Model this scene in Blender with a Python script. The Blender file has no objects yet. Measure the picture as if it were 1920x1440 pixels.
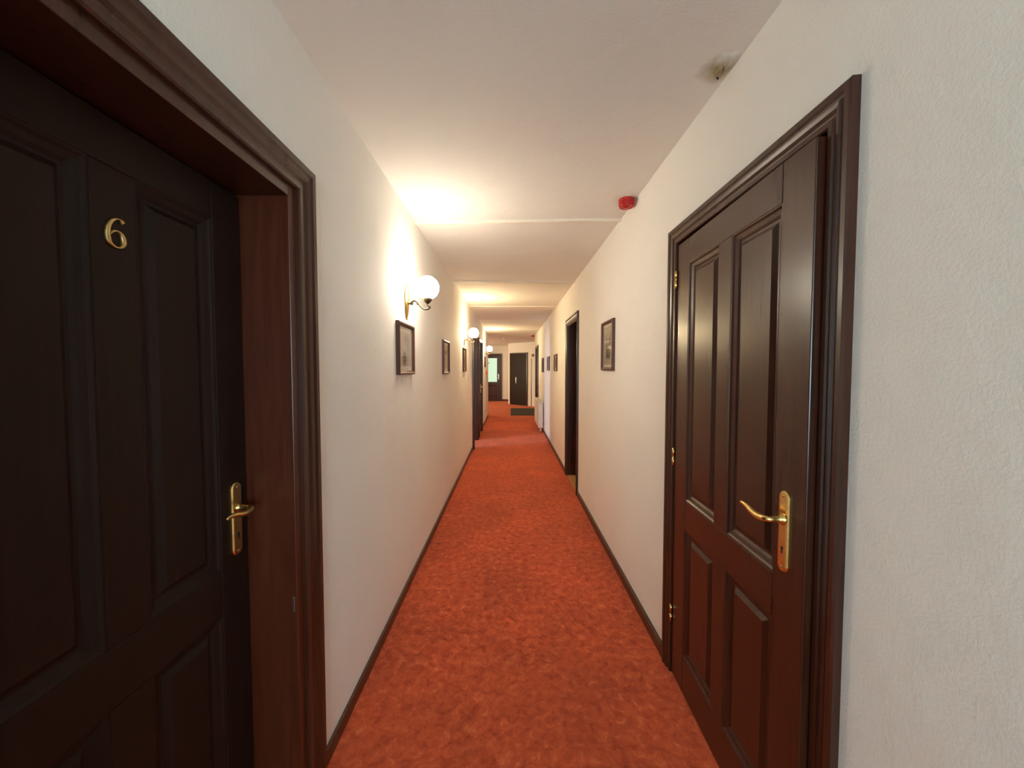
import bpy, bmesh, math, random
from mathutils import Vector, Matrix

# ------------------------------------------------------------------ camera, world, daylight, exposure
S = bpy.context.scene
COL = S.collection
PI = math.pi
random.seed(4)

CAM_H = 1.45
cd = bpy.data.cameras.new('camera')
cam = bpy.data.objects.new('camera', cd); COL.objects.link(cam)
cd.sensor_width = 36.0
cd.lens = 36.0 * 720 / 1920
cd.clip_start = 0.02
cam.location = (0, 0, CAM_H)
cam.rotation_euler = (math.radians(90 - 2.23), 0, math.radians(-0.29))
S.camera = cam

S.view_settings.view_transform = 'Standard'
S.view_settings.look = 'None'
S.view_settings.gamma = 1.0
S.view_settings.use_curve_mapping = False
S.view_settings.exposure = 1.28
S.cycles.diffuse_bounces = 10
S.cycles.max_bounces = 12

W = bpy.data.worlds.new('world'); S.world = W
W.use_nodes = True
W.node_tree.nodes['Background'].inputs[0].default_value = (0.62, 0.78, 1.0, 1)
W.node_tree.nodes['Background'].inputs[1].default_value = 1.0

def daylight(name, loc, rot, sx, sy, power, color):
    l = bpy.data.lights.new(name, 'AREA'); l.shape = 'RECTANGLE'
    l.size = sx; l.size_y = sy; l.energy = power; l.color = color
    o = bpy.data.objects.new(name, l); COL.objects.link(o)
    o.location = loc; o.rotation_euler = rot
    return o
# daylight entering through the window behind the viewer and the bedroom window, plus an added hall fill
daylight('daylight_back_window', (0.20, -2.66, 1.45), (math.radians(90), 0, 0), 0.8, 1.3, 28, (0.58, 0.88, 1.0))
daylight('daylight_bedroom_window', (-3.36, 6.1, 1.45), (math.radians(90), 0, math.radians(-90)), 0.75, 1.5, 50, (0.72, 0.82, 1.0))
daylight('hall_fill', (-3.36, 14.6, 1.5), (math.radians(90), 0, math.radians(-90)), 1.0, 1.3, 40, (1.0, 0.80, 0.44))  # unseen warm fill, added to brighten the far hall
# bulbs: (strength, colour) from the nearest lamp to the farthest
BULBS = [(32.0, (1.0, 0.90, 0.73)), (60.0, (1.0, 0.79, 0.47)), (64.0, (1.0, 0.79, 0.47))]

# ------------------------------------------------------------------ dimensions (metres; viewer at y = 0, corridor runs along +y)
XL, XR = -0.678, 0.777           # faces of the left and right walls
ZC = 2.50                        # ceiling
YB = -2.6                        # wall behind the viewer
YLE, YRE = 11.9, 12.1            # where the left and right walls end
TH = 0.20                        # wall thickness

# ------------------------------------------------------------------ materials
def mat(name):
    m = bpy.data.materials.new(name); m.use_nodes = True
    nt = m.node_tree
    return m, nt, nt.nodes['Principled BSDF']
def N(nt, t, **kw):
    n = nt.nodes.new(t)
    for k, v in kw.items(): setattr(n, k, v)
    return n
def L(nt, a, b): nt.links.new(a, b)
def noise(nt, vec, scale, detail=3, rough=0.5, dist=0.0):
    n = N(nt, 'ShaderNodeTexNoise')
    n.inputs['Scale'].default_value = scale; n.inputs['Detail'].default_value = detail
    n.inputs['Roughness'].default_value = rough; n.inputs['Distortion'].default_value = dist
    L(nt, vec, n.inputs['Vector']); return n
def ramp(nt, fac, stops):
    r = N(nt, 'ShaderNodeValToRGB')
    e = r.color_ramp.elements
    while len(e) < len(stops): e.new(0.5)
    for i, (p, c) in enumerate(stops):
        e[i].position = p; e[i].color = (*c, 1)
    L(nt, fac, r.inputs[0]); return r
def bump(nt, h, strength, dist=0.002):
    b = N(nt, 'ShaderNodeBump'); b.inputs['Strength'].default_value = strength
    b.inputs['Distance'].default_value = dist
    L(nt, h, b.inputs['Height']); return b
def plain(name, col, rough=0.5, metal=0.0, var=0.0, scale=30, coat=0.0):
    m, nt, p = mat(name)
    tc = N(nt, 'ShaderNodeTexCoord')
    n = noise(nt, tc.outputs['Object'], scale)
    r = ramp(nt, n.outputs[0], [(0.3, tuple(c * (1 - var) for c in col)), (0.7, tuple(min(1, c * (1 + var)) for c in col))])
    L(nt, r.outputs[0], p.inputs['Base Color'])
    p.inputs['Roughness'].default_value = rough; p.inputs['Metallic'].default_value = metal
    p.inputs['Coat Weight'].default_value = coat
    return m

def wall_material(name, a, b, strength):
    m, nt, p = mat(name)
    tc = N(nt, 'ShaderNodeTexCoord')
    n1 = noise(nt, tc.outputs['Object'], 1.3, 4)
    r = ramp(nt, n1.outputs[0], [(0.35, a), (0.7, b)])
    L(nt, r.outputs[0], p.inputs['Base Color'])
    n2 = noise(nt, tc.outputs['Object'], 130, 4, 0.65)
    n3 = noise(nt, tc.outputs['Object'], 7, 3, 0.5)
    ad = N(nt, 'ShaderNodeMath', operation='MULTIPLY_ADD'); ad.inputs[1].default_value = 3.0
    L(nt, n3.outputs[0], ad.inputs[0]); L(nt, n2.outputs[0], ad.inputs[2])
    bp = bump(nt, ad.outputs[0], strength, 0.003)
    L(nt, bp.outputs[0], p.inputs['Normal'])
    p.inputs['Roughness'].default_value = 0.82
    p.inputs['Specular IOR Level'].default_value = 0.25
    return m
M = {}
M['wall'] = wall_material('wall_paint', (0.82, 0.80, 0.75), (0.86, 0.84, 0.79), 0.5)

def ceiling_material():
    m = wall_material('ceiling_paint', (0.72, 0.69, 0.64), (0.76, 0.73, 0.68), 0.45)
    nt = m.node_tree; p = nt.nodes['Principled BSDF']
    base = p.inputs['Base Color'].links[0].from_socket
    geo = N(nt, 'ShaderNodeNewGeometry')
    n = noise(nt, geo.outputs['Position'], 26, 4, 0.6)
    mp = N(nt, 'ShaderNodeVectorMath', operation='MULTIPLY_ADD')
    L(nt, n.outputs['Color'], mp.inputs[0]); mp.inputs[1].default_value = (0.05, 0.05, 0); L(nt, geo.outputs['Position'], mp.inputs[2])
    d = N(nt, 'ShaderNodeVectorMath', operation='DISTANCE'); L(nt, mp.outputs[0], d.inputs[0])
    d.inputs[1].default_value = (0.755, 1.41, 2.49)
    r = ramp(nt, d.outputs['Value'], [(0.012, (1, 1, 1)), (0.075, (0, 0, 0))])
    mx = N(nt, 'ShaderNodeMix', data_type='RGBA')
    L(nt, r.outputs[0], mx.inputs['Factor']); L(nt, base, mx.inputs['A']); mx.inputs['B'].default_value = (0.30, 0.25, 0.13, 1)
    L(nt, mx.outputs['Result'], p.inputs['Base Color'])
    return m
M['ceiling'] = ceiling_material()

def carpet_material():
    m, nt, p = mat('carpet')
    tc = N(nt, 'ShaderNodeTexCoord'); o = tc.outputs['Object']
    n1 = noise(nt, o, 23, 6, 0.68, 0.55)
    r1 = ramp(nt, n1.outputs[0], [(0.31, (0.38, 0.044, 0.016)), (0.47, (0.56, 0.090, 0.033)), (0.59, (0.67, 0.122, 0.045)), (0.73, (0.82, 0.23, 0.100))])
    n2 = noise(nt, o, 2.2, 3, 0.5, 0.4)
    r2 = ramp(nt, n2.outputs[0], [(0.3, (0.80, 0.80, 0.80)), (0.7, (1.08, 1.05, 1.0))])
    mx = N(nt, 'ShaderNodeMix', data_type='RGBA', blend_type='MULTIPLY'); mx.inputs['Factor'].default_value = 1
    L(nt, r1.outputs[0], mx.inputs['A']); L(nt, r2.outputs[0], mx.inputs['B'])
    n3 = noise(nt, o, 320, 2, 0.6)
    r3 = ramp(nt, n3.outputs[0], [(0.25, (0.72, 0.72, 0.72)), (0.75, (1.15, 1.15, 1.15))])
    m2 = N(nt, 'ShaderNodeMix', data_type='RGBA', blend_type='MULTIPLY'); m2.inputs['Factor'].default_value = 1
    L(nt, mx.outputs['Result'], m2.inputs['A']); L(nt, r3.outputs[0], m2.inputs['B'])
    L(nt, m2.outputs['Result'], p.inputs['Base Color'])
    bp = bump(nt, n3.outputs[0], 0.6, 0.004); L(nt, bp.outputs[0], p.inputs['Normal'])
    p.inputs['Roughness'].default_value = 0.95; p.inputs['Specular IOR Level'].default_value = 0.1
    p.inputs['Sheen Weight'].default_value = 0.25; p.inputs['Sheen Tint'].default_value = (1, 0.55, 0.4, 1)
    return m
M['carpet'] = carpet_material()

def wood_material(name, dark, light, rough=0.3, coat=0.35):
    m, nt, p = mat(name)
    tc = N(nt, 'ShaderNodeTexCoord')
    mp = N(nt, 'ShaderNodeMapping'); mp.inputs['Scale'].default_value = (26, 26, 1.6)
    L(nt, tc.outputs['Object'], mp.inputs[0])
    n = noise(nt, mp.outputs[0], 2.0, 5, 0.6, 0.6)
    r = ramp(nt, n.outputs[0], [(0.3, dark), (0.72, light)])
    L(nt, r.outputs[0], p.inputs['Base Color'])
    rr = ramp(nt, n.outputs[0], [(0.2, (rough - .05,) * 3), (0.8, (rough + .07,) * 3)])
    L(nt, rr.outputs[0], p.inputs['Roughness'])
    bp = bump(nt, n.outputs[0], 0.08, 0.001); L(nt, bp.outputs[0], p.inputs['Normal'])
    p.inputs['Coat Weight'].default_value = coat; p.inputs['Coat Roughness'].default_value = 0.22
    return m
M['wood'] = wood_material('dark_mahogany', (0.032, 0.0085, 0.0038), (0.064, 0.018, 0.0075), 0.30, 0.12)
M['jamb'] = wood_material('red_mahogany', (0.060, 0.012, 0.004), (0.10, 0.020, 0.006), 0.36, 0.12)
M['shaded_wood'] = wood_material('shaded_mahogany', (0.014, 0.0060, 0.0035), (0.024, 0.010, 0.0055), 0.55, 0.0)  # mahogany copy darkened for the left door's recess shade, reused on the oblique-wall door
M['shaded_wood'].node_tree.nodes['Principled BSDF'].inputs['Specular IOR Level'].default_value = 0.22
M['base'] = wood_material('skirting_wood', (0.045, 0.016, 0.007), (0.085, 0.034, 0.014), 0.38, 0.2)
M['ochre'] = wood_material('threshold_oak', (0.38, 0.19, 0.06), (0.52, 0.28, 0.10), 0.4, 0.2)
M['frame'] = wood_material('picture_frame_wood', (0.055, 0.016, 0.008), (0.11, 0.034, 0.017), 0.4, 0.05)
M['brass'] = plain('brass', (0.80, 0.55, 0.20), 0.26, 1.0, 0.12, 60)
M['old_brass'] = plain('old_brass', (0.62, 0.46, 0.20), 0.32, 1.0, 0.2, 60)
M['bronze'] = plain('bronze', (0.13, 0.10, 0.065), 0.45, 1.0, 0.25, 80)
M['steel'] = plain('steel', (0.7, 0.68, 0.64), 0.3, 1.0, 0.08, 60)
M['red'] = plain('red_plastic', (0.46, 0.012, 0.008), 0.3, 0, 0.05, 20)
M['white'] = plain('white_enamel', (0.82, 0.82, 0.80), 0.35, 0, 0.03, 20)
M['cream'] = plain('cream_gloss', (0.74, 0.68, 0.57), 0.34, 0, 0.04, 8)
M['mat_dark'] = plain('coir_mat', (0.035, 0.027, 0.018), 0.95, 0, 0.4, 240)
M['black'] = plain('black_plastic', (0.012, 0.010, 0.010), 0.4, 0, 0.1, 30)
M['paper'] = plain('cream_mount', (0.72, 0.66, 0.52), 0.85, 0, 0.05, 12)
M['outside'] = plain('dark_void', (0.02, 0.018, 0.016), 0.9, 0, 0.1, 5)

def emit(name, col, strength):
    m, nt, p = mat(name)
    tc = N(nt, 'ShaderNodeTexCoord'); n = noise(nt, tc.outputs['Object'], 4, 2)
    r = ramp(nt, n.outputs[0], [(0.2, tuple(c * .95 for c in col)), (0.8, col)])
    L(nt, r.outputs[0], p.inputs['Emission Color'])
    p.inputs['Base Color'].default_value = (0.8, 0.8, 0.8, 1)
    p.inputs['Emission Strength'].default_value = strength
    p.inputs['Roughness'].default_value = 0.25
    return m
for _i, (_k, _c) in enumerate(BULBS): M['globe%d' % _i] = emit('opal_globe', _c, _k)
M['lit_glass'] = emit('frosted_daylight_glass', (0.72, 1.0, 0.70), 0.33)
M['lit_glass'].node_tree.nodes['Principled BSDF'].inputs['Base Color'].default_value = (0.16, 0.2, 0.17, 1)

def glass_material():
    m, nt, p = mat('picture_glass')
    out = nt.nodes['Material Output']
    tr = N(nt, 'ShaderNodeBsdfTransparent'); gl = N(nt, 'ShaderNodeBsdfGlossy'); gl.inputs['Roughness'].default_value = 0.05
    lw = N(nt, 'ShaderNodeFresnel'); lw.inputs['IOR'].default_value = 1.35
    mu = N(nt, 'ShaderNodeMath', operation='MULTIPLY'); mu.inputs[1].default_value = 0.35
    L(nt, lw.outputs[0], mu.inputs[0])
    mx = N(nt, 'ShaderNodeMixShader'); L(nt, mu.outputs[0], mx.inputs[0]); L(nt, tr.outputs[0], mx.inputs[1]); L(nt, gl.outputs[0], mx.inputs[2])
    L(nt, mx.outputs[0], out.inputs['Surface'])
    return m
M['glass'] = glass_material()

def print_material(name, blobs, seed):
    """sepia drawing: soft dark masses (x, z, rx, rz, darkness) broken up by pencil-like noise"""
    m, nt, p = mat(name)
    tc = N(nt, 'ShaderNodeTexCoord'); o = tc.outputs['Object']
    mp = N(nt, 'ShaderNodeMapping'); mp.inputs['Location'].default_value = (seed, seed * .7, 0); L(nt, o, mp.inputs[0])
    nz = noise(nt, mp.outputs[0], 22, 5, 0.65, 0.8)
    wv = N(nt, 'ShaderNodeVectorMath', operation='MULTIPLY_ADD'); L(nt, nz.outputs['Color'], wv.inputs[0])
    wv.inputs[1].default_value = (0.05, 0.0, 0.05); L(nt, o, wv.inputs[2])
    acc = None
    for (x, z, rx, rz, k) in blobs:
        mb = N(nt, 'ShaderNodeMapping')
        mb.inputs['Scale'].default_value = (1 / rx, 0.001, 1 / rz)
        mb.inputs['Location'].default_value = (-(x + .025) / rx, 0, -(z + .025) / rz)
        L(nt, wv.outputs[0], mb.inputs[0])
        ln = N(nt, 'ShaderNodeVectorMath', operation='LENGTH'); L(nt, mb.outputs[0], ln.inputs[0])
        mr = N(nt, 'ShaderNodeMapRange'); mr.interpolation_type = 'SMOOTHSTEP'
        mr.inputs['From Min'].default_value = 1.1; mr.inputs['From Max'].default_value = 0.55
        mr.inputs['To Min'].default_value = 0; mr.inputs['To Max'].default_value = k
        L(nt, ln.outputs['Value'], mr.inputs['Value'])
        if acc is None: acc = mr.outputs[0]
        else:
            a = N(nt, 'ShaderNodeMath', operation='MAXIMUM'); L(nt, acc, a.inputs[0]); L(nt, mr.outputs[0], a.inputs[1]); acc = a.outputs[0]
    n2 = noise(nt, mp.outputs[0], 60, 4, 0.7, 0.3)
    ml = N(nt, 'ShaderNodeMath', operation='MULTIPLY_ADD'); L(nt, n2.outputs[0], ml.inputs[0]); ml.inputs[1].default_value = 0.55; ml.inputs[2].default_value = -0.2
    ad = N(nt, 'ShaderNodeMath', operation='ADD'); L(nt, acc, ad.inputs[0]); L(nt, ml.outputs[0], ad.inputs[1])
    r = ramp(nt, ad.outputs[0], [(0.05, (0.46, 0.39, 0.29)), (0.5, (0.24, 0.18, 0.12)), (1.0, (0.07, 0.05, 0.03))])
    L(nt, r.outputs[0], p.inputs['Base Color']); p.inputs['Roughness'].default_value = 0.8
    return m

# ------------------------------------------------------------------ mesh helpers
class MB:
    def __init__(s): s.v = []; s.f = []; s.smooth = []
    def add(s, vs, fs, smooth=False, tf=None):
        k = len(s.v)
        s.v += [tuple(tf @ Vector(v)) if tf is not None else tuple(v) for v in vs]
        for f in fs: s.f.append(tuple(i + k for i in f)); s.smooth.append(smooth)
        return s
    def box(s, x0, x1, y0, y1, z0, z1, bev=0.0, tf=None):
        if bev <= 0:
            vs = [(x, y, z) for x in (x0, x1) for y in (y0, y1) for z in (z0, z1)]
            fs = [(0, 1, 3, 2), (4, 6, 7, 5), (0, 4, 5, 1), (2, 3, 7, 6), (0, 2, 6, 4), (1, 5, 7, 3)]
            return s.add(vs, fs, False, tf)
        bm = bmesh.new(); bmesh.ops.create_cube(bm, size=1)
        for v in bm.verts:
            v.co = Vector(((x0 + x1) / 2 + v.co.x * (x1 - x0), (y0 + y1) / 2 + v.co.y * (y1 - y0), (z0 + z1) / 2 + v.co.z * (z1 - z0)))
        bmesh.ops.bevel(bm, geom=bm.edges[:] , offset=bev, segments=2, affect='EDGES', profile=0.5)
        bm.verts.ensure_lookup_table()
        vs = [v.co.copy() for v in bm.verts]; fs = [[v.index for v in f.verts] for f in bm.faces]
        bm.free()
        return s.add(vs, fs, False, tf)
    def lathe(s, prof, seg=32, axis='z', c=(0, 0, 0), tf=None):
        """prof: list of (radius, height)"""
        vs = []; fs = []
        n = len(prof)
        for i in range(seg):
            a = 2 * PI * i / seg
            for r, h in prof:
                p = (r * math.cos(a), r * math.sin(a), h)
                if axis == 'y': p = (p[0], p[2], p[1])
                vs.append((p[0] + c[0], p[1] + c[1], p[2] + c[2]))
        for i in range(seg):
            j = (i + 1) % seg
            for k in range(n - 1):
                fs.append((i * n + k, j * n + k, j * n + k + 1, i * n + k + 1))
        return s.add(vs, fs, True, tf)
    def tube(s, pts, rad, seg=10, cap=True, tf=None, flat=1.0):
        pts = [Vector(p) for p in pts]
        rads = rad if isinstance(rad, (list, tuple)) else [rad] * len(pts)
        vs = []; fs = []; up = Vector((0, 0, 1))
        prev = None
        for i, p in enumerate(pts):
            t = (pts[min(i + 1, len(pts) - 1)] - pts[max(i - 1, 0)]).normalized()
            if prev is None:
                a = t.cross(up)
                if a.length < 1e-3: a = t.cross(Vector((1, 0, 0)))
            else: a = prev - t * prev.dot(t)
            a.normalize(); prev = a
            b = t.cross(a)
            for k in range(seg):
                q = 2 * PI * k / seg
                vs.append(p + a * math.cos(q) * rads[i] + b * math.sin(q) * rads[i] * flat)
        n = len(pts)
        for i in range(n - 1):
            for k in range(seg):
                fs.append((i * seg + k, i * seg + (k + 1) % seg, (i + 1) * seg + (k + 1) % seg, (i + 1) * seg + k))
        if cap:
            fs.append(tuple(range(seg))); fs.append(tuple((n - 1) * seg + k for k in range(seg)))
        return s.add(vs, fs, True, tf)
    def build(s, name, material, parent=None, fix=True):
        me = bpy.data.meshes.new(name)
        me.from_pydata(s.v, [], s.f)
        for p, sm in zip(me.polygons, s.smooth): p.use_smooth = sm
        if fix:
            bm = bmesh.new(); bm.from_mesh(me)
            bmesh.ops.remove_doubles(bm, verts=bm.verts, dist=1e-6)
            bmesh.ops.recalc_face_normals(bm, faces=bm.faces)
            bm.to_mesh(me); bm.free()
        me.materials.append(M[material] if isinstance(material, str) else material)
        o = bpy.data.objects.new(name, me); COL.objects.link(o)
        if parent is not None: o.parent = parent
        return o

def spline(ctrl, n=8):
    """Catmull-Rom through control points"""
    P = [Vector(p) for p in ctrl]; P = [2 * P[0] - P[1]] + P + [2 * P[-1] - P[-2]]
    out = []
    for i in range(1, len(P) - 2):
        for k in range(n):
            t = k / n
            a, b, c, d = P[i - 1], P[i], P[i + 1], P[i + 2]
            out.append(0.5 * ((2 * b) + (c - a) * t + (2 * a - 5 * b + 4 * c - d) * t * t + (3 * b - a - 3 * c + d) * t ** 3))
    out.append(P[-2]); return out

def tag(o, label, cat, group=None, kind=None):
    o['label'] = label; o['category'] = cat
    if group: o['group'] = group
    if kind: o['kind'] = kind
    return o
def thing(name, loc, rz, label, cat, group=None, kind=None):
    """Empty on a wall face or floor: local +y points away from the wall, x along it, z up"""
    o = bpy.data.objects.new(name, None); COL.objects.link(o)
    o.location = loc; o.rotation_euler = (0, 0, rz); o.empty_display_size = 0.1
    return tag(o, label, cat, group, kind)
RL, RR = -PI / 2, PI / 2          # rotation for things on the left / right wall

# ------------------------------------------------------------------ openings: (y0, y1, z_top)
OPEN_L = [(0.40, 1.24, 2.02), (6.94, 7.80, 2.05), (8.16, 8.97, 2.05)]
OPEN_R = [(0.915, 1.815, 2.07), (4.40, 5.20, 2.05), (10.51, 11.49, 2.05)]

def wall_with_openings(name, x0, x1, y0, y1, openings, backed, backx, label):
    mb = MB(); y = y0
    for (a, b, zt) in openings:
        mb.box(x0, x1, y, a, 0, ZC); mb.box(x0, x1, a, b, zt, ZC); y = b
    mb.box(x0, x1, y, y1, 0, ZC)
    for i in backed:
        a, b, zt = openings[i]
        mb.box(backx[0], backx[1], a - .05, b + .05, 0, zt + .05)
    return tag(mb.build(name, 'wall', fix=False), label, 'wall', kind='structure')
wall_with_openings('wall_left', XL - TH, XL, YB, YLE, OPEN_L, [0, 2], (XL - TH - .08, XL - TH - .02), 'long cream textured wall on the left carrying the globe lamps')
wall_with_openings('wall_right', XR, XR + TH, YB, YRE, OPEN_R, [0, 1, 2], (XR + TH + .22, XR + TH + .28), 'long cream textured wall on the right with the radiator')
# dark closets behind the right doors are closed off by short returns
mb = MB()
for a, b, zt in OPEN_R:
    mb.box(XR + TH, XR + TH + .22, a - .05, a - .03, 0, zt + .05)
    mb.box(XR + TH, XR + TH + .22, b + .03, b + .05, 0, zt + .05)
    mb.box(XR + TH, XR + TH + .22, a - .05, b + .05, zt + .03, zt + .05)
tag(mb.build('wall_cupboard', 'outside', fix=False), 'dark cupboard linings behind the doors of the right wall', 'wall', kind='structure')

tag(MB().box(-3.5, 2.6, YB - .2, 18, -0.1, 0).build('floor', 'carpet', fix=False), 'mottled red-orange fitted carpet along the corridor', 'carpet', kind='structure')
ceil = tag(MB().box(-3.5, 2.6, YB - .2, 18, ZC, ZC + .1).build('ceiling', 'ceiling', fix=False), 'rough plastered off-white corridor ceiling', 'ceiling', kind='structure')

# wall behind the viewer with a window
mb = MB()
mb.box(XL, -0.25, YB - .15, YB, 0, ZC); mb.box(0.65, XR, YB - .15, YB, 0, ZC)
mb.box(-0.25, 0.65, YB - .15, YB, 0, .8); mb.box(-0.25, 0.65, YB - .15, YB, 2.1, ZC)
tag(mb.build('wall_back', 'wall', fix=False), 'cream wall with a window at the near corridor end', 'wall', kind='structure')
# room behind the open doorway, outer wall with its window and the added hall one
mb = MB()
X0, X1 = -3.5, -3.3
segs = [(5.70, 6.50, 0.7, 2.2), (14.05, 15.15, 0.85, 2.15)]
y = YB
for a, b, z0, z1 in segs:
    mb.box(X0, X1, y, a, 0, ZC); mb.box(X0, X1, a, b, 0, z0); mb.box(X0, X1, a, b, z1, ZC); y = b
mb.box(X0, X1, y, 18, 0, ZC)
tag(mb.build('wall_outer', 'wall', fix=False), 'cream outer wall with windows beyond the left rooms', 'wall', kind='structure')
tag(MB().box(X1, XL - TH, 5.0, 5.1, 0, ZC).build('wall_bedroom', 'wall', fix=False), 'cream partition of the room behind the open doorway', 'wall', kind='structure')
tag(MB().box(X1, XL - TH, YLE - .1, YLE, 0, ZC).build('wall_hall_near', 'wall', fix=False), 'cream partition turning left into the far hall', 'wall', kind='structure')
tag(MB().box(X1, -0.07, 17.4, 17.6, 0, ZC).build('wall_far', 'wall', fix=False), 'cream far wall around the half-glazed door', 'wall', kind='structure')
# oblique far wall with the solid dark door
PA, PB = Vector((-0.07, 15.9, 0)), Vector((1.65, 14.05, 0))
dirw = (PB - PA).normalized(); nrm = Vector((dirw.y, -dirw.x, 0))       # towards the viewer
mb = MB()
q = [PA, PB, PB - nrm * .2, PA - nrm * .2]
mb.add([(*p.xy, z) for z in (0, ZC) for p in q], [(0, 1, 5, 4), (1, 2, 6, 5), (2, 3, 7, 6), (3, 0, 4, 7), (0, 3, 2, 1), (4, 5, 6, 7)])
tag(mb.build('wall_oblique', 'wall', fix=False), 'oblique cream wall at the far end around the solid dark door', 'wall', kind='structure')
tag(MB().box(-0.07, 0.05, 15.98, 17.4, 0, ZC).build('wall_return', 'wall', fix=False), 'short cream wall return beside the half-glazed door', 'wall', kind='structure')
tag(MB().box(XR + TH, 2.6, YRE - .2, YRE, 0, ZC).build('wall_hall_right', 'wall', fix=False), 'cream wall turning right at the corridor end', 'wall', kind='structure')
tag(MB().box(2.4, 2.6, YRE, 15.0, 0, ZC).build('wall_hall_side', 'wall', fix=False), 'cream side wall of the far hall', 'wall', kind='structure')
tag(MB().box(1.55, 2.4, 13.98, 14.1, 0, ZC).build('wall_hall_end', 'wall', fix=False), 'cream wall closing the right of the far hall', 'wall', kind='structure')

# skirting boards
def skirting(name, x0, x1, runs, label):
    mb = MB()
    for a, b in runs: mb.box(x0, x1, a, b, 0, .06, .003)
    return tag(mb.build(name, 'base'), label, 'baseboard', kind='structure')
skirting('baseboard_left', XL, XL + .012, [(YB, .30), (1.33, 6.87), (7.87, 8.09), (9.04, YLE)], 'thin dark brown skirting board along the left wall')
skirting('baseboard_right', XR - .018, XR, [(YB, .865), (1.86, 4.33), (5.27, 10.42), (11.58, YRE)], 'thin dark brown skirting board along the right wall')
mb = MB(); mb.box(-1.4 + 1.02, -0.07, 17.385, 17.4, 0, .08, .003)
tag(mb.build('baseboard_far', 'base'), 'dark skirting board beside the half-glazed far door', 'baseboard', kind='structure')

# ceiling seams (raised jointing strips across the corridor)
for i, (yl, yr, h, w) in enumerate([(2.80, 2.73, .016, .042), (4.60, 4.64, .019, .036), (6.44, 6.46, .017, .036), (8.18, 8.20, .017, .036), (10.3, 10.3, .012, .03)]):
    mb = MB(); n = 6; vs = []; fs = []
    for j, x in enumerate((XL, XR)):
        yc = (yl, yr)[j]
        for k in range(n + 1):
            a = PI * k / n
            vs.append((x, yc - w / 2 * math.cos(a), ZC - h * math.sin(a) ** .7 if 0 < k < n else ZC))
    for k in range(n): fs.append((k, k + 1, n + 1 + k + 1, n + 1 + k))
    mb.add(vs, fs, True)
    tag(mb.build('trim_%d' % (i + 1), 'cream', fix=False), ['nearest raised seam across the ceiling by the red alarm', 'second raised seam across the ceiling from the viewer',
        'third raised seam across the ceiling above the second globe lamp', 'fourth raised seam across the ceiling from the viewer', 'farthest faint raised seam across the ceiling'][i], 'ceiling seam', 'seams across the ceiling', 'structure')

# damaged plaster by the ceiling edge
mb = MB(); vs = []; fs = []; nr, na = 7, 26
rnd = random.Random(3)
ph = [rnd.uniform(0, 6.28) for _ in range(4)]
for i in range(nr + 1):
    t = i / nr
    for k in range(na):
        a = 2 * PI * k / na
        wob = 1 + .18 * math.sin(2 * a + ph[0]) + .12 * math.sin(3 * a + ph[1]) + .07 * math.sin(5 * a + ph[2])
        x = .742 + .032 * t * wob * math.cos(a); y = 1.375 + .095 * t * wob * math.sin(a)
        z = ZC + .001 - .011 * (1 - t) ** .8 * (1 + .35 * math.sin(4 * a + 9 * t)) * (0.2 if t < .05 else 1)
        vs.append((min(x, XR - .001), y, min(z, ZC + .001)))
for i in range(nr):
    for k in range(na):
        fs.append((i * na + k, i * na + (k + 1) % na, (i + 1) * na + (k + 1) % na, (i + 1) * na + k))
mb.add(vs, fs, True)
pp = mb.build('plaster_patch', 'ceiling', ceil, fix=False)
hole = MB().lathe([(0.0001, -.0125), (.0035, -.0115), (.005, -.006), (.005, 0)], 10, c=(.745, 1.415, ZC)).build('screw_hole', 'black', pp)

# ------------------------------------------------------------------ doors
PROF = [(0, 0), (0, .010), (.004, .014), (.016, .014), (.020, .010), (.026, .011), (.034, .017), (.044, .020), (.048, .016), (.053, .017), (.060, .022), (.074, .023), (.079, .019), (.080, 0)]
def architrave(root, half, ztop, off, aw, deep=1.0, both=True):
    sc = aw / .08
    P = [(off + o * sc, p * deep) for o, p in PROF]
    n = len(P)
    def sweep(a, b, name):
        mb = MB(); vs = a + b; fs = []
        for k in range(n - 1): fs.append((k, k + 1, n + k + 1, n + k))
        mb.add(vs, fs); mb.add(a, [tuple(range(n))]); mb.add(b, [tuple(range(n))])
        return mb.build(name, 'wood', root)
    for s in (-1, 1):
        sweep([(s * (half + o), p, 0) for o, p in P], [(s * (half + o), p, ztop + o) for o, p in P], 'architrave')
    sweep([(-(half + o), p, ztop + o) for o, p in P], [(half + o, p, ztop + o) for o, p in P], 'architrave')

def door_frame(n, loc, rz, half, ztop, off, aw, label, depth=TH, stop=None, material='wood', deep=1.0, group='dark wooden door frames', t=.03):
    root = thing('trim_%d' % n, loc, rz, label, 'door frame', group, 'structure')
    architrave(root, half, ztop, off, aw, deep)
    for s in (-1, 1):
        mb = MB(); mb.box(min(s * half, s * (half + t)), max(s * half, s * (half + t)), -depth, 0.0, 0, ztop + t, .0025)
        if stop is not None:
            mb.box(min(s * half, s * (half - .014)), max(s * half, s * (half - .014)), -depth, stop, 0, ztop, .002)
        mb.build('jamb', material, root)
    mb = MB(); mb.box(-half, half, -depth, 0.0, ztop, ztop + t, .0025)
    if stop is not None: mb.box(-half + .014, half - .014, -depth, stop, ztop - .014, ztop, .002)
    mb.build('head_lining', 'wood', root)
    return root

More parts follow.
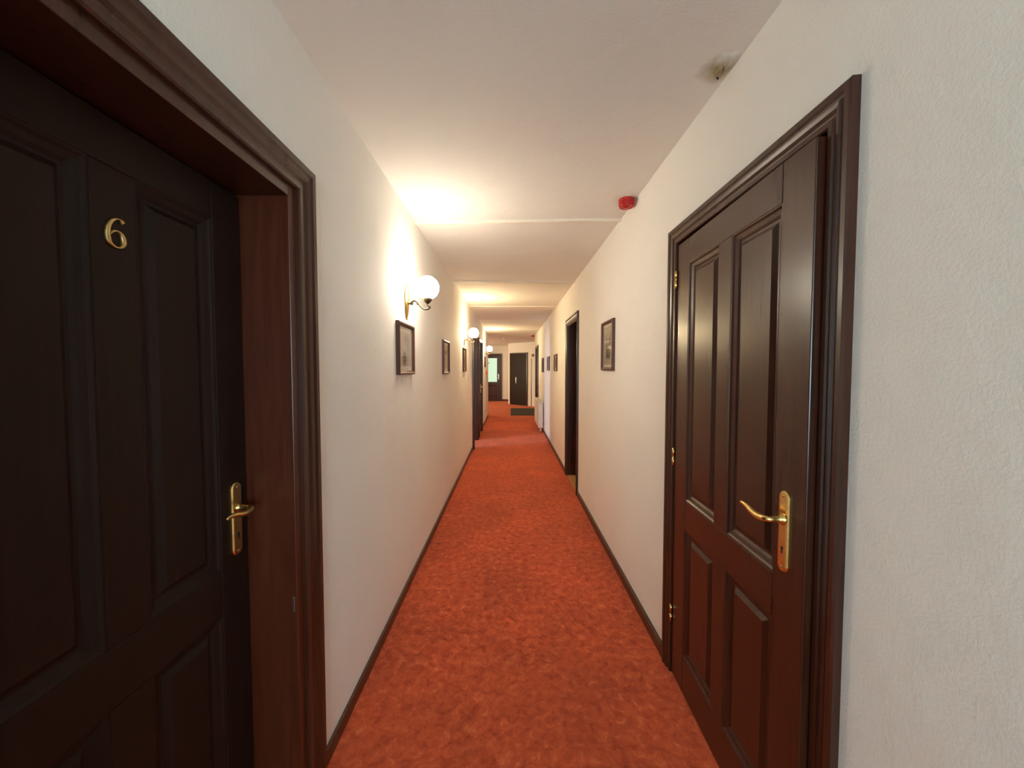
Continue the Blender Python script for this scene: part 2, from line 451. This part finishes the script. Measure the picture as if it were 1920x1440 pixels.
def panel_mesh(u0, u1, z0, z1, tf):
    rings = [(-.003, -.002), (.004, -.002), (.010, -.007), (.022, -.012), (.030, -.017), (.037, -.017), (.052, -.007), (.056, -.007)]
    mb = MB(); vs = []; fs = []
    for ins, y in rings:
        vs += [(u0 + ins, y, z0 + ins), (u1 - ins, y, z0 + ins), (u1 - ins, y, z1 - ins), (u0 + ins, y, z1 - ins)]
    for k in range(len(rings) - 1):
        for i in range(4):
            j = (i + 1) % 4
            fs.append((k * 4 + i, k * 4 + j, (k + 1) * 4 + j, (k + 1) * 4 + i))
    k = (len(rings) - 1) * 4; fs.append((k, k + 1, k + 2, k + 3))
    # back face closes the panel
    b = len(vs); vs += [(u0 - .003, -.03, z0 - .003), (u1 + .003, -.03, z0 - .003), (u1 + .003, -.03, z1 + .003), (u0 - .003, -.03, z1 + .003)]
    fs.append((b, b + 3, b + 2, b + 1))
    for i in range(4):
        j = (i + 1) % 4; fs.append((i, b + i, b + j, j))
    mb.add(vs, fs, False, tf)
    return mb

ZR = [0.008, 0.17, 0.745, 0.872, 1.905]
def leaf(root, w, h, tf, stile=.12, mun=.085, t=.040, material='wood', zs=ZR):
    """panelled leaf: local u 0..w from the hinge, front face y = 0"""
    z0, za, zb, zc, zd = zs
    for a, b in ((0, stile), (w - stile, w)):
        MB().box(a, b, -t, 0, z0, h, .003, tf).build('stile', material, root)
    for a, b in ((z0, za), (zb, zc), (zd, h)):
        MB().box(stile, w - stile, -t, 0, a, b, .003, tf).build('rail', material, root)
    c = w / 2
    for a, b in ((za, zb), (zc, zd)):
        MB().box(c - mun / 2, c + mun / 2, -t, 0, a, b, .003, tf).build('muntin', material, root)
        for u0, u1 in ((stile, c - mun / 2), (c + mun / 2, w - stile)):
            panel_mesh(u0, u1, a, b, tf).build('panel', material, root)

def handle(root, u, z, direction, tf, h=.222, w=.040, key=True, reach=1.0):
    """long back plate with a wave lever; direction +1/-1 along u"""
    mb = MB(); n = 14; vs = []; fs = []
    out = []
    for k in range(n + 1):
        a = PI * k / n
        out.append((w / 2 * math.cos(a), h / 2 - w / 2 + w / 2 * math.sin(a)))
    out += [(-x, -zz) for x, zz in out]
    m = len(out)
    for ins, y in ((0, 0), (0, .004), (.003, .0075), (.008, .0085)):
        f = 1 - 2 * ins / w
        vs += [(u + x * f, y, z + (zz - (h / 2 - w / 2) * (1 if zz > 0 else -1)) * f + (h / 2 - w / 2) * (1 if zz > 0 else -1)) for x, zz in out]
    for r in range(3):
        for k in range(m):
            j = (k + 1) % m; fs.append((r * m + k, r * m + j, (r + 1) * m + j, (r + 1) * m + k))
    fs.append(tuple(3 * m + k for k in range(m)))
    mb.add(vs, fs, False, tf)
    zl = z + .034
    pl = mb.build('handle_plate', 'brass', root)
    MB().lathe([(.015, .006), (.015, .012), (.012, .016), (.0095, .022), (.0095, .034)], 20, 'y', (u, 0, zl), tf).build('rose', 'brass', pl)
    d = direction * reach
    pts = spline([(u, .018, zl), (u, .040, zl), (u + d * .006, .050, zl - .001), (u + d * .030, .054, zl - .004), (u + d * .062, .054, zl - .001), (u + d * .092, .052, zl + .005), (u + d * .118, .049, zl + .004), (u + d * .128, .047, zl + .001)], 6)
    nn = len(pts)
    rad = [.0085 if i < nn * .3 else .0095 - .005 * max(0, (i / nn - .45)) / .55 for i in range(nn)]
    MB().tube(pts, rad, 12, True, tf).build('lever', 'brass', pl)
    if key:
        MB().lathe([(.0001, .0095), (.0045, .0095), (.0045, .008)], 14, 'y', (u, 0, z - .045), tf).box(u - .002, u + .002, .0082, .0095, z - .060, z - .046, 0, tf).build('keyhole', 'black', pl)
    for zz in (z + h / 2 - .014, z - h / 2 + .014):
        MB().lathe([(.0001, .0108), (.003, .0105), (.0045, .0085)], 12, 'y', (u, 0, zz), tf).build('screw', 'old_brass', pl)
    return pl

def hinge(root, u, z, tf, h=.082, y=.006):
    mb = MB()
    for a, b in ((-h / 2, -.004), (.004, h / 2)):
        mb.lathe([(.0001, a), (.006, a), (.006, b), (.0001, b)], 14, 'z', (u, y, z), tf)
    mb.lathe([(.0045, -.004), (.0045, .004)], 12, 'z', (u, y, z), tf)
    return mb.build('hinge', 'brass', root)

T = Matrix.Translation
# door 1: left, recessed, number 6 (hinged on the near side; lock on the far side => local x negative is far on left wall)
c1 = (XL, 0.82, 0)
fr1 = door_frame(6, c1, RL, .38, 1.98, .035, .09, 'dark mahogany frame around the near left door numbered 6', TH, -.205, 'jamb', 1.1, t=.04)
d1 = thing('door_1', c1, RL, 'dark panelled wooden door with a brass number 6 and lever', 'door', 'panelled corridor doors', 'structure')
REC1 = .150
tf1 = T((-.377, -REC1, 0))                       # u=0 at far (lock) edge
leaf(d1, .754, 1.972, tf1, .11, .095, material='shaded_wood', zs=[.008, .17, .74, .868, 1.87])
handle(d1, .052, 1.000, 1, tf1, reach=.78)
MB().box(-.3795, -.378, -.016, -.008, .675, .725, .0006).build('strike_plate', 'steel', fr1)

# brass number 6, built as a swelling stroke
def six(root, u, z, hh, tf):
    s = hh / 1.0
    ctrl = [(.26, .40), (.16, .475), (.02, .47), (-.13, .36), (-.24, .14), (-.27, -.12), (-.22, -.36), (-.06, -.48), (.11, -.465), (.24, -.34), (.265, -.17), (.20, -.01), (.06, .065), (-.09, .03), (-.19, -.09)]
    pts = spline([(a, b, 0) for a, b in ctrl], 6)
    n = len(pts); vs = []; fs = []
    for i, p in enumerate(pts):
        t = (pts[min(i + 1, n - 1)] - pts[max(i - 1, 0)]).normalized()
        nn = Vector((-t.y, t.x, 0))
        vert = abs(t.y)
        hw = .028 + .062 * vert ** 1.5
        if i < 5: hw = max(hw, .085 - .010 * i)
        if i > n - 8: hw *= max(.3, (n - i) / 8)
        for o, y in ((-1, 0), (-.9, .30), (-.55, .42), (.55, .42), (.9, .30), (1, 0)):
            q = p + nn * hw * o
            vs.append((u + q.x * s, .0005 + y * .012, z + q.y * s))
    for i in range(n - 1):
        for k in range(5): fs.append((i * 6 + k, i * 6 + k + 1, (i + 1) * 6 + k + 1, (i + 1) * 6 + k))
    fs += [tuple(range(6)), tuple((n - 1) * 6 + k for k in range(6))]
    flip = tf @ T((u, 0, 0)) @ Matrix.Scale(-1, 4, (1, 0, 0)) @ T((-u, 0, 0)) if True else tf
    return MB().add(vs, fs, True, flip).build('door_number', 'old_brass', root)
six(d1, .377, 1.735, .062, tf1)

# door 2: right, flush, opens into the corridor and stands slightly ajar
c2 = (XR, 1.365, 0)
door_frame(7, c2, RR, .42, 2.026, .0, .075, 'dark mahogany frame around the near right door left ajar', TH, -.05, 'wood')
d2 = thing('door_2', c2, RR, 'dark panelled wooden door slightly ajar with brass lever on the right', 'door', 'panelled corridor doors', 'structure')
# hinge at far side: local x=+.415 ; u runs toward the viewer
tf2 = T((.415, .008, 0)) @ Matrix.Rotation(math.radians(2.0), 4, 'Z') @ Matrix.Rotation(0, 4, 'Z')
# mirror u so that it runs along -x
mir = Matrix(((-1, 0, 0, 0), (0, 1, 0, 0), (0, 0, 1, 0), (0, 0, 0, 1)))
tf2 = T((.415, .006, 0)) @ Matrix.Rotation(math.radians(-1.9), 4, 'Z') @ mir
leaf(d2, .832, 2.014, tf2)
handle(d2, .832 - .072, 1.010, -1, tf2)
for zz in (1.86, 1.04, .29): hinge(d2, -.001, zz, tf2)

# door 3: right, recessed deep, further along
c3 = (XR, 4.80, 0)
door_frame(8, c3, RR, .37, 2.02, .01, .08, 'dark frame of the recessed right doorway beyond the framed drawing', TH, None, 'wood')
d3 = thing('door_3', c3, RR, 'dark recessed door on the right above an oak threshold', 'door', 'panelled corridor doors', 'structure')
tf3 = T((-.368, -.17, 0)); leaf(d3, .736, 2.01, tf3, .11)
handle(d3, .05, 1.0, 1, tf3)
tag(MB().box(XR + .002, XR + .20, 4.432, 5.168, 0, .012, .003).build('trim_12', 'ochre'), 'ochre oak threshold strip of the recessed right doorway', 'threshold', kind='structure')

# door 4: open doorway on the left, leaf swung into the lit room
c4 = (XL, 7.37, 0)
door_frame(9, c4, RL, .40, 2.02, .01, .08, 'dark frame of the open left doorway that lets daylight in', TH, None, 'wood', 1.75)
d4 = thing('door_4', c4, RL, 'dark panelled door swung open into the daylit left room', 'door', 'panelled corridor doors', 'structure')
tf4 = T((-.395, -TH + .0, 0)) @ Matrix.Rotation(math.radians(-88), 4, 'Z')
leaf(d4, .79, 2.01, tf4)
# door 5: closed door beside it
c5 = (XL, 8.565, 0)
door_frame(10, c5, RL, .375, 2.02, .01, .08, 'dark frame of the closed left door past the open doorway', TH, -.06, 'wood', 1.75)
d5 = thing('door_5', c5, RL, 'dark closed door on the left past the open doorway', 'door', 'panelled corridor doors', 'structure')
tf5 = T((-.373, -.005, 0)); leaf(d5, .746, 2.01, tf5)
handle(d5, .052, 1.0, 1, tf5)
# door 6: right side by the radiator
c6 = (XR, 11.0, 0)
door_frame(11, c6, RR, .46, 2.02, .01, .08, 'dark frame of the far right door behind the radiator', TH, -.08, 'wood')
d6 = thing('door_6', c6, RR, 'dark panelled door on the right beyond the white radiator', 'door', 'panelled corridor doors', 'structure')
tf6 = T((-.458, -.03, 0)); leaf(d6, .916, 2.01, tf6)
handle(d6, .052, 1.0, 1, tf6)

# door 7: half-glazed door in the far wall
c7 = (-0.86, 17.4, 0)
d7 = thing('door_7', c7, PI, 'half-glazed dark door with pale green frosted pane at the far end', 'door', None, 'structure')
w7 = .84; tf7 = T((-.42, .03, 0))
for a, b in ((0, .15), (w7 - .15, w7)): MB().box(a, b, -.03, .01, .005, 2.06, .003, tf7).build('stile', 'wood', d7)
for a, b in ((.005, .16), (.72, .87), (1.94, 2.06)): MB().box(.15, w7 - .15, -.03, .01, a, b, .003, tf7).build('rail', 'wood', d7)
panel_mesh(.15, w7 - .15, .16, .72, tf7 @ T((0, .01, 0))).build('panel', 'wood', d7)
pane = MB().box(.15, w7 - .15, -.012, -.004, .87, 1.94, 0, tf7).build('pane', 'lit_glass', d7)
MB().box(w7 - .34, w7 - .16, -.004, -.001, 1.70, 1.735, 0, tf7).build('pane_sign', 'black', pane)
hp = MB().box(.055, .10, .01, .018, .98, 1.22, .003, tf7).build('handle_plate', 'steel', d7)
MB().tube(spline([(.078, .015, 1.12), (.078, .055, 1.12), (.10, .06, 1.12), (.18, .058, 1.12)], 5), .009, 10, True, tf7).build('lever', 'steel', hp)
mb = MB()
for a, b, z0, z1 in ((-.49, -.42, 0, 2.14), (.42, .49, 0, 2.14), (-.42, .42, 2.06, 2.14)): mb.box(a, b, 0, .05, z0, z1, .004)
mb.build('door_casing', 'wood', d7)

# door 8: solid dark door in the oblique wall
mid = PA + dirw * .62
rz8 = math.atan2(nrm.y, nrm.x) - PI / 2
c8 = (mid.x, mid.y, 0)
d8 = thing('door_8', c8, rz8, 'solid dark brown door with steel handle in the oblique far wall', 'door', None, 'structure')
MB().box(-.46, .215, .0, .03, .005, 2.06, .004).build('slab', 'shaded_wood', d8)
MB().box(.22, .46, .0, .026, .005, 2.06, .004).build('side_panel', 'shaded_wood', d8)
mb = MB()
for a, b, z0, z1 in ((-.50, -.46, 0, 2.10), (.46, .50, 0, 2.10), (-.46, .46, 2.06, 2.10)): mb.box(a, b, 0, .04, z0, z1, .004)
mb.build('door_casing', 'wood', d8)
hp = MB().box(.12, .16, .03, .037, .88, 1.12, .003).build('handle_plate', 'steel', d8)
MB().tube(spline([(.14, .035, 1.03), (.14, .075, 1.03), (.12, .08, 1.03), (.04, .078, 1.03)], 5), .009, 10).build('lever', 'steel', hp)
MB().lathe([(.0001, .046), (.012, .045), (.014, .037)], 14, 'y', (.14, 0, .93)).build('lock_cylinder', 'steel', hp)
# dark vertical strip and small box on the oblique wall
tst = thing('trim_13', tuple(PA + dirw * 1.32), rz8, 'thin dark vertical strip on the oblique wall beside the solid door', 'trim', None, 'structure')
MB().box(-.013, .013, 0, .012, 0, 1.86, .002).build('strip', 'wood', tst)

# ------------------------------------------------------------------ pictures
def picture(loc, rz, w, h, label, blobs, seed, group, fw=.024, mount=.03, lean=0.0):
    r = thing('framed_picture', loc, rz, label, 'picture', group)
    r.rotation_euler = (0, lean, rz)
    prof = [(0, 0), (0, .018), (.003, .022), (.010, .024), (.016, .021), (.019, .016), (fw, .013), (fw, .004)]
    mb = MB(); vs = []; fs = []; n = len(prof)
    for cx, cz in ((-1, -1), (1, -1), (1, 1), (-1, 1)):
        for o, p in prof: vs.append((cx * (w / 2 - o), p, cz * (h / 2 - o)))
    for i in range(4):
        j = (i + 1) % 4
        for k in range(n - 1): fs.append((i * n + k, j * n + k, j * n + k + 1, i * n + k + 1))
    mb.add(vs, fs).build('frame', 'frame', r)
    MB().box(-w / 2 + .01, w / 2 - .01, .001, .003, -h / 2 + .01, h / 2 - .01).build('backing_board', 'paper', r)
    MB().box(-w / 2 + fw - .003, w / 2 - fw + .003, .003, .006, -h / 2 + fw - .003, h / 2 - fw + .003).build('mount', 'paper', r)
    pm = print_material('sepia_print', blobs, seed)
    MB().box(-w / 2 + fw + mount, w / 2 - fw - mount, .006, .0066, -h / 2 + fw + mount, h / 2 - fw - mount).build('print', pm, r)
    MB().box(-w / 2 + fw - .002, w / 2 - fw + .002, .0095, .0105, -h / 2 + fw - .002, h / 2 - fw + .002).build('glass', 'glass', r)
    return r
GL, GR = 'framed drawings on the left wall', 'framed drawings on the right wall'
def pl(y0, y1, z0, z1, *a, **k): return picture((XL, (y0 + y1) / 2, (z0 + z1) / 2), RL, y1 - y0, z1 - z0, *a, **k)
def pr(y0, y1, z0, z1, *a, **k): return picture((XR, (y0 + y1) / 2, (z0 + z1) / 2), RR, y1 - y0, z1 - z0, *a, **k)
pl(2.29, 2.66, 1.415, 1.74, 'framed sepia landscape under the nearest globe lamp', [(.02, -.06, .05, .05, .8), (-.03, .06, .09, .04, .30), (-.06, .0, .03, .10, .25)], 1.0, GL)
pl(3.83, 4.20, 1.40, 1.745, 'framed sepia drawing between the first and second globe lamps', [(0, .05, .13, .025, .9), (.06, -.02, .03, .12, .5)], 2.0, GL)
pl(5.48, 5.80, 1.41, 1.755, 'dark framed picture under the second globe lamp', [(0, 0, .10, .08, .6)], 3.0, GL)
pl(10.05, 10.40, 1.50, 1.785, 'small dark framed picture under the farthest globe lamp', [(0, 0, .10, .08, .6)], 4.0, GL)
pr(2.845, 3.20, 1.44, 1.828, 'framed sepia figure drawing between the two right doors', [(-.05, .05, .03, .06, .65), (.06, .03, .03, .07, .6), (0, -.06, .08, .05, .85), (.01, .02, .015, .09, .5)], 5.0, GR, mount=.02)
pr(6.28, 6.66, 1.415, 1.70, 'framed picture on the right, first past the recessed doorway', [(0, 0, .10, .08, .6)], 6.0, GR)
pr(7.50, 7.88, 1.42, 1.70, 'framed picture on the right in the strip of daylight', [(0, 0, .10, .08, .6)], 7.0, GR)
pr(8.80, 9.18, 1.38, 1.707, 'framed picture on the right hanging above the radiator', [(0, 0, .10, .08, .6)], 8.0, GR)

# ------------------------------------------------------------------ wall lamps
def sconce(y, bulb, label):
    r = thing('wall_lamp', (XL, y, 1.979), RL, label, 'wall lamp', 'globe wall lamps')
    # back plate: long domed leaf shape ending in a point
    mb = MB(); vs = []; fs = []; nz, na = 22, 12
    for i in range(nz + 1):
        t = i / nz; z = .014 - .221 * t
        hw = .052 * (math.sin(PI * min(1, (t * .9 + .06))) ** .75) * (1 - .25 * t) + .002
        if t > .9: hw *= 1 - (t - .9) * 6
        hw = max(hw, .003)
        for k in range(na + 1):
            a = PI * k / na
            vs.append((hw * math.cos(a), .001 + (.020 * (hw / .052) ** .6) * math.sin(a) ** .8, z))
    for i in range(nz):
        for k in range(na):
            fs.append((i * (na + 1) + k, i * (na + 1) + k + 1, (i + 1) * (na + 1) + k + 1, (i + 1) * (na + 1) + k))
    mb.add(vs, fs, True)
    bp = mb.build('back_plate', 'brass', r)
    MB().lathe([(.0001, -.212), (.004, -.209), (.005, -.204), (.003, -.199)], 12, c=(0, .006, 0)).build('finial', 'brass', bp)
    MB().lathe([(.0001, .030), (.006, .028), (.011, .022), (.013, .014)], 16, 'y', (0, 0, -.098)).build('boss', 'bronze', bp)
    pts = spline([(0, .012, -.098), (0, .030, -.100), (0, .040, -.090), (0, .054, -.084), (0, .072, -.092), (0, .088, -.112), (0, .108, -.134), (0, .130, -.140), (0, .148, -.134), (0, .153, -.122), (0, .144, -.113), (0, .140, -.104)], 6)
    n = len(pts)
    arm = MB().tube(pts, [.0070 + .0015 * math.sin(i / n * 9) for i in range(n)], 10).build('arm', 'bronze', r)
    # scrolls on the arm
    def scroll(cy, cz, r0, turns, start, dirn):
        P = []
        for k in range(28):
            t = k / 27; a = start + dirn * turns * 2 * PI * t; rr = r0 * (1 - .75 * t)
            P.append((0, cy + rr * math.cos(a), cz + rr * math.sin(a)))
        return MB().tube(P, [.0052 * (1 - .4 * k / 27) for k in range(28)], 8).build('scroll', 'bronze', arm)
    scroll(.034, -.103, .012, 1.2, PI / 2, -1)
    scroll(.080, -.103, .010, 1.1, PI * .3, 1)
    MB().lathe([(.0001, -.112), (.006, -.110), (.009, -.104), (.020, -.094), (.029, -.080), (.031, -.070), (.029, -.066), (.032, -.064), (.032, -.060), (.026, -.060)], 28, c=(0, .140, 0)).build('cup', 'bronze', r)
    g = []
    for k in range(25):
        a = -PI / 2 + .36 + (PI - .36) * k / 24
        g.append((max(.0001, .0755 * math.cos(a)), .0755 * math.sin(a)))
    MB().lathe(g, 40, c=(0, .140, 0)).build('globe', 'globe%d' % bulb, r)
    return r
sconce(2.524, 0, 'brass wall lamp with white globe nearest the viewer')
sconce(5.68, 1, 'second brass globe wall lamp along the left wall')
sconce(10.1, 2, 'farthest brass globe wall lamp at the left wall end')

# ------------------------------------------------------------------ alarms and detectors
def alarm(loc, label, k=1.0):
    r = thing('fire_alarm_sounder', loc, 0, label, 'fire alarm', 'red ceiling alarms')
    MB().lathe([(.0001, 0), (.047 * k, 0), (.048 * k, -.004), (.048 * k, -.012), (.046 * k, -.014)], 32).build('base_ring', 'red', r)
    MB().lathe([(.045 * k, -.010), (.046 * k, -.038), (.044 * k, -.046), (.036 * k, -.049), (.034 * k, -.046), (.022 * k, -.046), (.020 * k, -.052), (.0001, -.053)], 32).build('sounder_cap', 'red', r)
    for i in range(8):
        a = 2 * PI * i / 8
        tf = Matrix.Rotation(a, 4, 'Z')
        MB().box(.0448 * k, .0475 * k, -.004, .004, -.044, -.014, .001, tf).build('rib', 'red', r)
alarm((.722, 2.42, ZC), 'red round fire alarm on the ceiling above the ajar door')
alarm((.71, 12.0, ZC), 'small distant red alarm on the ceiling at the corridor end')
sd = thing('smoke_detector', (-.20, 13.2, ZC), 0, 'small white smoke detector on the far hall ceiling', 'smoke detector')
MB().lathe([(.0001, 0), (.05, 0), (.05, -.014), (.046, -.018)], 28).build('base_ring', 'white', sd)
MB().lathe([(.040, -.016), (.040, -.030), (.030, -.038), (.0001, -.040)], 28).build('sensor_cap', 'white', sd)
cp = thing('call_point', (XL, 10.75, 1.35), RL, 'small red manual call point low beside the farthest left picture', 'call point')
MB().box(-.045, .045, 0, .035, -.045, .045, .005).build('housing', 'red', cp)
MB().box(-.026, .026, .035, .037, -.022, .022, .001).build('break_glass', 'white', cp)
bx = thing('wall_sounder', tuple(PA + dirw * 1.40 + Vector((0, 0, 1.98))), rz8, 'small dark box high on the oblique wall', 'alarm box')
MB().box(-.045, .045, 0, .05, -.045, .045, .006).build('housing', 'black', bx)
MB().box(-.03, .03, .05, .054, -.03, .03, .002).build('cover', 'red', bx)

# ------------------------------------------------------------------ radiator
rd = thing('radiator', (XR, 9.485, 0), RR, 'white panel radiator on the right wall beyond the doorway', 'radiator')
hw = .715
def fluted(name, y0, y1):
    mb = MB(); n = 22; vs = []; fs = []
    step = 2 * (hw - .03) / n; prof = [(-hw + .03, y1)]
    for i in range(n):
        x = -hw + .03 + step * i
        prof += [(x + step * .15, y1), (x + step * .25, y1 - .006), (x + step * .75, y1 - .006), (x + step * .85, y1)]
    prof.append((hw - .03, y1))
    zs = [.10, .125, .135, .645, .655, .685]
    for z in zs:
        fl = .135 <= z <= .645
        for x, y in prof: vs.append((x, y if fl else y1, z))
    m = len(prof)
    for r in range(len(zs) - 1):
        for k in range(m - 1): fs.append((r * m + k, r * m + k + 1, (r + 1) * m + k + 1, (r + 1) * m + k))
    mb.add(vs, fs); mb.box(-hw + .03, hw - .03, y0, y1 - .007, .10, .685)
    return mb.build(name, 'white', rd, fix=False)
fluted('front_panel', .105, .122); fluted('rear_panel', .030, .047)
for s in (-1, 1): MB().box(min(s * hw, s * (hw - .028)), max(s * hw, s * (hw - .028)), .022, .124, .10, .700, .005).build('side_cover', 'white', rd)
gr = MB().box(-hw, hw, .022, .124, .686, .702, .004).build('top_grille', 'white', rd)
for i in range(26):
    x = -hw + .05 + i * (2 * hw - .1) / 25
    MB().box(x - .012, x + .012, .045, .100, .7021, .7025).build('grille_slot', 'black', gr)
MB().lathe([(.0001, -.006), (.009, -.005), (.010, 0)], 16, c=(0, 0, 0), tf=T((-hw, .073, .655)) @ Matrix.Rotation(PI / 2, 4, 'Y')).build('air_vent', 'bronze', rd)
vp = MB().tube([(-hw + .02, .073, .10), (-hw + .02, .073, .0)], .009, 12).build('supply_pipe', 'steel', rd)
MB().lathe([(.0001, .02), (.020, .02), (.021, .028), (.021, .085), (.017, .092), (.0001, .092)], 18, c=(-hw + .02, .073, 0)).build('valve', 'white', vp)
for x in (-.45, .45): MB().box(x - .015, x + .015, 0, .032, .15, .64, .002).build('wall_bracket', 'steel', rd)

# ------------------------------------------------------------------ dark mat before the solid door
tag(MB().box(.02, 1.35, 11.95, 14.1, 0, .012, .004).build('door_mat', 'mat_dark'), 'large dark coir mat in front of the solid far door', 'mat')

# ------------------------------------------------------------------ windows (behind the viewer, in the left room, and one added in the hall for fill)
def window(n, loc, rz, w, h, label):
    r = thing('window_%d' % n, loc, rz, label, 'window', None, 'structure')
    t = .05
    for a, b, z0, z1 in ((-w / 2, -w / 2 + t, 0, h), (w / 2 - t, w / 2, 0, h), (-w / 2 + t, w / 2 - t, 0, t), (-w / 2 + t, w / 2 - t, h - t, h), (-t / 2, t / 2, t, h - t)):
        MB().box(a, b, -.08, -.03, z0, z1, .004).build('window_frame', 'white', r)
    for s in (-1, 1):
        a, b = sorted((s * t / 2, s * (w / 2 - t)))
        MB().box(a, b, -.058, -.054, t, h - t).build('pane', 'glass', r)
    MB().box(-w / 2 - .04, w / 2 + .04, -.02, .08, -.03, 0, .004).build('window_sill', 'white', r)
window(1, (0.20, YB, .8), 0, 0.9, 1.3, 'white window in the wall behind the viewer')
window(2, (X1, 6.10, .7), RL, .8, 1.5, 'white window of the room behind the open doorway')
window(3, (X1, 14.6, .85), RL, 1.1, 1.3, 'unseen white window added to the far hall for its fill light')
